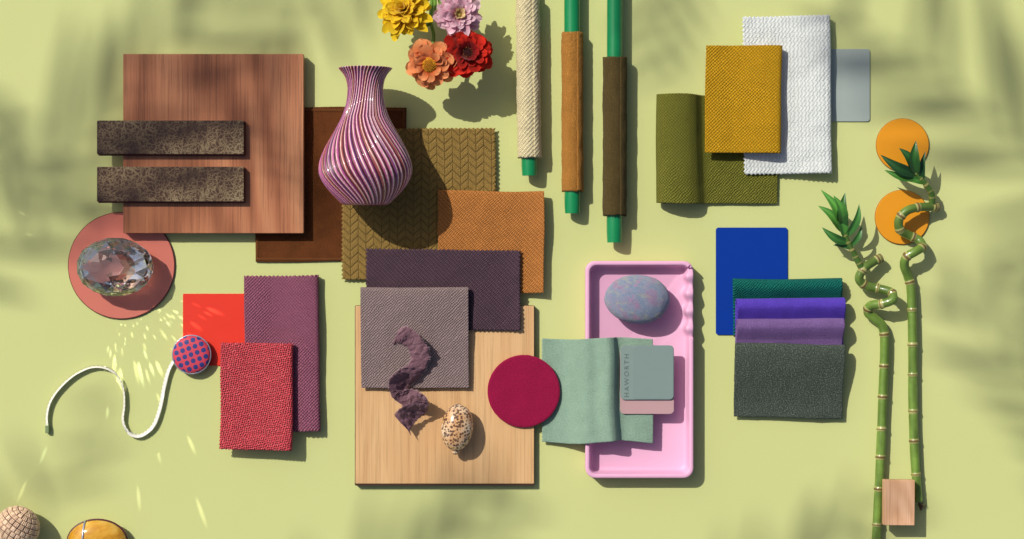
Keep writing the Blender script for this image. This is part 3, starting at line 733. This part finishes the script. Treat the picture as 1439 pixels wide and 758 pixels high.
def bamboo(path,rad,nodes,shoot,leaves,lab,roots=None):
    e=empty('curly_bamboo',path[-1][0],path[-1][1]-40,0,20)
    rs=resample(catmull(path,12),1.6); Lt=rs[-1][0]
    nd=[]; s=6
    while s<Lt: nd.append(s); s+= nodes*(0.55 if s<130 else 1.0)*random.uniform(0.8,1.2)
    def near(s): return min(abs(s-q) for q in nd)
    radii=[rad*(1+0.16*math.exp(-(near(r[0])/2.2)**2)-0.06*math.exp(-(near(r[0]-3.5)/2.0)**2)+0.05*nz3(r[0]*.03,rad,0)) for r in rs]
    def colf(i,k):
        s=rs[i][0]; dd=near(s); g=C(108,138,56) if s>130 else C(94,120,50)
        k2=0.88+0.5*nz3(s*0.03,k*0.3,1)
        if dd<1.2: return C(104,84,46)
        if dd<3.0: return C(170,168,104)
        return tuple(x*k2 for x in g[:3])
    v,f,c=tube([r[1:] for r in rs],radii,18,colf=colf); mk('stem',v,f,bm_,20,cols=c,parent=e)
    a,b=rs[0],rs[2]; p=Vector(a[1:]);q=Vector(b[1:]); dr=(p-q).normalized()
    v,f,_=tube([tuple(p-dr*1),tuple(p+dr*1.2)],rad*1.02,16); mk('cut_end',v,f,plain('cut_bamboo',C(120,100,66),0.7),20,parent=e)
    sh=resample(catmull(shoot,10),1.5)
    rr=[5.2-2.6*i/(len(sh)-1)+0.6*math.exp(-((r[0]%11)/1.6)**2) for i,r in enumerate(sh)]
    v,f,c=tube([r[1:] for r in sh],rr,12,colf=lambda i,k:C(150,142,84) if (sh[i][0]%11)<2 else C(70,100,40)); mk('shoot',v,f,bm_,20,cols=c,parent=e)
    V=[];F=[];CO=[]
    for (b_,t_,w_,l_) in leaves: blade(V,F,CO,b_,t_,w_,l_,random.choice([C(50,98,40),C(66,118,46),C(36,76,36)]))
    mk('leaves',V,F,lf,20,cols=CO,parent=e,recalc=False)
    if roots:
        V=[];F=[]
        for k in range(14):
            x,y=roots; p=[(x,y,8)]
            for q in range(4): p.append((p[-1][0]+random.uniform(-2,4.5),p[-1][1]+random.uniform(-4,4),max(1.5,p[-1][2]+random.uniform(-4,3))))
            v,f,_=tube(catmull(p,4),0.45,4); b0=len(V); V+=v; F+=[tuple(i+b0 for i in ff_) for ff_ in f]
        mk('roots',V,F,plain('root_brown',C(120,84,56),0.8),20,parent=e)
    tag(e,lab,'bamboo plant','curly lucky bamboo stalks'); return e
bamboo([(1238,363,16),(1226,369,20),(1213,378,24),(1207,392,22),(1218,402,17),(1236,406,18),(1251,411,26),(1252,421,34),(1238,427,30),(1223,430,20),(1221,440,13),(1232,449,12),(1242,461,13),(1244.5,490,12),(1242,560,11),(1239,640,11),(1235,720,11),(1231,790,11)],6.4,44,
 [(1212,380,24),(1204,366,27),(1195,350,30),(1186,332,32),(1180,316,34)],
 [((1186,334,32),(1150,268,44),8,8),((1184,326,32),(1183,272,50),7.5,8),((1180,324,32),(1147,290,38),6.5,6),((1190,342,30),(1153,320,34),6,5),((1188,332,32),(1203,288,46),5.5,6),((1182,322,34),(1166,276,54),7,8),((1197,350,28),(1170,345,24),4,3),((1194,346,30),(1208,318,36),4,4)],
 'curly lucky bamboo stalk with spiralling top and green leaves')
bamboo([(1318,291,14),(1304,291,20),(1288,292,26),(1272,297,30),(1262,309,28),(1264,323,24),(1276,330,18),(1291,337,17),(1295,347,24),(1284,354,31),(1272,362,28),(1271,374,20),(1277,388,13),(1282,410,12),(1284,480,12),(1284.5,560,11),(1287,640,11),(1292,706,11)],6.4,46,
 [(1310,288,18),(1309,274,24),(1300,261,30),(1288,248,34),(1280,240,36)],
 [((1284,246,36),(1281,200,52),7.5,8),((1286,246,34),(1233,219,44),7.5,8),((1288,250,32),(1240,240,36),6,5),((1282,244,36),(1258,210,50),7,6),((1294,256,30),(1296,214,44),4.5,5),((1296,258,30),(1262,254,34),4.5,4)],
 'curly lucky bamboo stalk with a looping top and roots',roots=(1294,712))
wb=wood('pale_block_wood',[(0.30,C(190,140,104)),(0.45,C(206,160,122)),(0.58,C(218,174,138)),(0.8,C(226,188,152))],sx=40,sy=4,rough=0.6,pore=0.3)
o=slab('wood_block',1242,675,1285.5,738.5,19.2,34,1.0,wb,zr=34,rot=0.5); tag(o,'small pale wood block holding down bamboo stalks','wood block')

# ---------------------------------------------------------------- overhead palm fronds (outside the picture, cast the dapple)
sd=-SUN.normalized()
pl=plain('palm_leaf',C(60,100,40),0.5)
rq=random.Random(21)
def frond(base,tip,nl,ll,lw,dist,lab,bow=0.08,drop=0.15):
    def G(x,y,d): return Vector(((x-719.5)/1000,(379-y)/1000,0))+sd*d
    bx,by=base; tx,ty=tip; L=math.hypot(tx-bx,ty-by); ux,uy=(tx-bx)/L,(ty-by)/L; nx,ny=-uy,ux
    V=[];F=[];N=nl*2
    for i in range(N+1):
        t=i/N; o=bow*L*math.sin(math.pi*t); w=6*(1-t)+1.5
        for sg in (-1,1):
            V.append(G(bx+ux*L*t+nx*(o+sg*w*0.5),by+uy*L*t+ny*(o+sg*w*0.5),dist))
    for i in range(N): F.append((2*i,2*i+1,2*i+3,2*i+2))
    for sg in (-1,1):
        for k in range(nl):
            if rq.random()<drop: continue
            i=2*k+(0 if sg<0 else 1); t=i/N; ang=math.radians(rq.uniform(34,58)+10*(1-t))*sg
            dx,dy=ux*math.cos(ang)+nx*math.sin(ang),uy*math.cos(ang)+ny*math.sin(ang)
            l=ll*(0.55+0.75*math.sin(math.pi*min(1,t*0.9+0.12)))*rq.uniform(0.75,1.15); w=lw*rq.uniform(0.7,1.25)
            o=bow*L*math.sin(math.pi*t); px,py=bx+ux*L*(t+0.5/N)+nx*o,by+uy*L*(t+0.5/N)+ny*o
            side=0 if sg<0 else 1; prev=(2*i+side,min(2*i+2+side,2*N+side)); dz=rq.uniform(-.25,.25)
            for s in range(1,9):
                q=s/8; ww=w*0.5*(math.sin(math.pi*(0.12+0.86*q))**0.7); cv=0.10*l*q*q
                cxp,cyp=px+dx*l*q+ux*cv,py+dy*l*q+uy*cv
                b=len(V); V+=[G(cxp-dy*ww*sg,cyp+dx*ww*sg,dist+dz*q),G(cxp+dy*ww*sg,cyp-dx*ww*sg,dist+dz*q)]
                F.append((prev[0],prev[1],b+1,b)); prev=(b,b+1)
    c=sum(V,Vector((0,0,0)))/len(V)
    me=bpy.data.meshes.new('palm_frond'); me.from_pydata([v-c for v in V],[],F); me.materials.append(pl)
    o=bpy.data.objects.new('palm_frond',me); COL.objects.link(o); o.location=c; tag(o,lab,'palm frond','overhanging palm fronds')
LB='green palm frond overhanging the table'
frond((-140,400),(330,-60),11,150,25,5.0,LB)
frond((-120,90),(140,300),6,90,20,5.3,LB)
frond((560,-120),(330,190),8,105,19,4.8,LB)
frond((1600,420),(1180,20),11,150,26,5.1,LB)
frond((1580,760),(1330,420),8,110,25,5.3,LB)
frond((300,960),(700,700),9,120,22,5.6,LB,drop=0.25)
frond((860,980),(1240,700),9,120,22,5.7,LB,drop=0.25)
frond((-60,860),(120,560),6,80,18,5.7,LB,drop=0.3)
frond((1000,-120),(930,110),6,60,15,5.3,LB,drop=0.3)
frond((470,330),(360,170),5,50,15,4.4,LB,drop=0.2)

# ---------------------------------------------------------------- light
w=bpy.data.worlds.new("World"); S.world=w; w.use_nodes=True
bgn=w.node_tree.nodes['Background']; sky=w.node_tree.nodes.new('ShaderNodeTexSky'); sky.sky_type='NISHITA'; sky.sun_disc=False
sky.sun_elevation=math.atan2(1,math.hypot(0.68,0.62)); sky.sun_rotation=math.atan2(-0.68,0.62); sky.dust_density=3.0; sky.air_density=0.7; sky.ozone_density=0.6
w.node_tree.links.new(sky.outputs[0],bgn.inputs[0]); bgn.inputs[1].default_value=0.085
L=bpy.data.lights.new('sun','SUN'); L.energy=3.85; L.angle=math.radians(0.5); L.color=(1.0,0.95,0.86)
lo=bpy.data.objects.new('sun',L); COL.objects.link(lo); lo.rotation_euler=SUN.to_track_quat('-Z','Y').to_euler(); lo.location=(-2,2,3)

# added spot lamps standing in for light refracted by the crystal
src=(162,376); rb_=random.Random(3)
beams=[(150,580,2.0,0.35,1),(222,560,2.2,0.35,2),(268,625,1.8,0.4,0),(236,575,2.2,0.35,1),(194,700,1.4,0.3,2),(282,720,1.4,0.35,0),(60,640,1.5,0.25,1),(222,640,1.5,0.3,2),(40,330,3,0.2,0),(30,300,2,0.2,2),(30,690,1.2,0.25,0),(175,545,2.0,0.35,0)]
for k in range(64):
    a=math.radians(rb_.uniform(24,98)); dd_=rb_.uniform(82,165)
    beams.append((src[0]+dd_*math.cos(a),src[1]+dd_*math.sin(a)*0.98,rb_.uniform(1.6,5.0),rb_.uniform(0.25,0.8),k%3))
tint=[(1,0.9,0.82),(0.88,0.98,1.0),(1,0.92,0.92)]
for (tx,ty,ang,inten,ci) in beams:
    d=Vector((tx-src[0],ty-src[1])); far=d.length>168; d.normalize(); zh=46 if far else rb_.uniform(16,30)
    k=1/math.sqrt((d.x/60)**2+(d.y/48)**2)
    p=toW((src[0]+d.x*k,src[1]+d.y*k,zh),5); q=toW((tx,ty,0),5)
    v=q-p; r=v.length; cz=-v.z/r
    l=bpy.data.lights.new('added_caustic_spot','SPOT'); l.spot_size=math.radians(ang); l.spot_blend=1.0; l.shadow_soft_size=0.0005
    l.energy=inten*1.6*4*math.pi**2*r*r/cz; l.color=tint[ci]
    o=bpy.data.objects.new('added_caustic_spot',l); COL.objects.link(o); o.location=p; o.rotation_euler=v.to_track_quat('-Z','Y').to_euler()

# ---------------------------------------------------------------- camera
cam=bpy.data.cameras.new('camera'); cam.sensor_width=36; cam.lens=36*3.0/1.439; cam.clip_end=100; cam.clip_start=0.05
co=bpy.data.objects.new('camera',cam); COL.objects.link(co); co.location=(0,0,3.0); co.rotation_euler=(0,0,0); S.camera=co
S.view_settings.view_transform='Standard'; S.view_settings.look='None'; S.view_settings.exposure=0
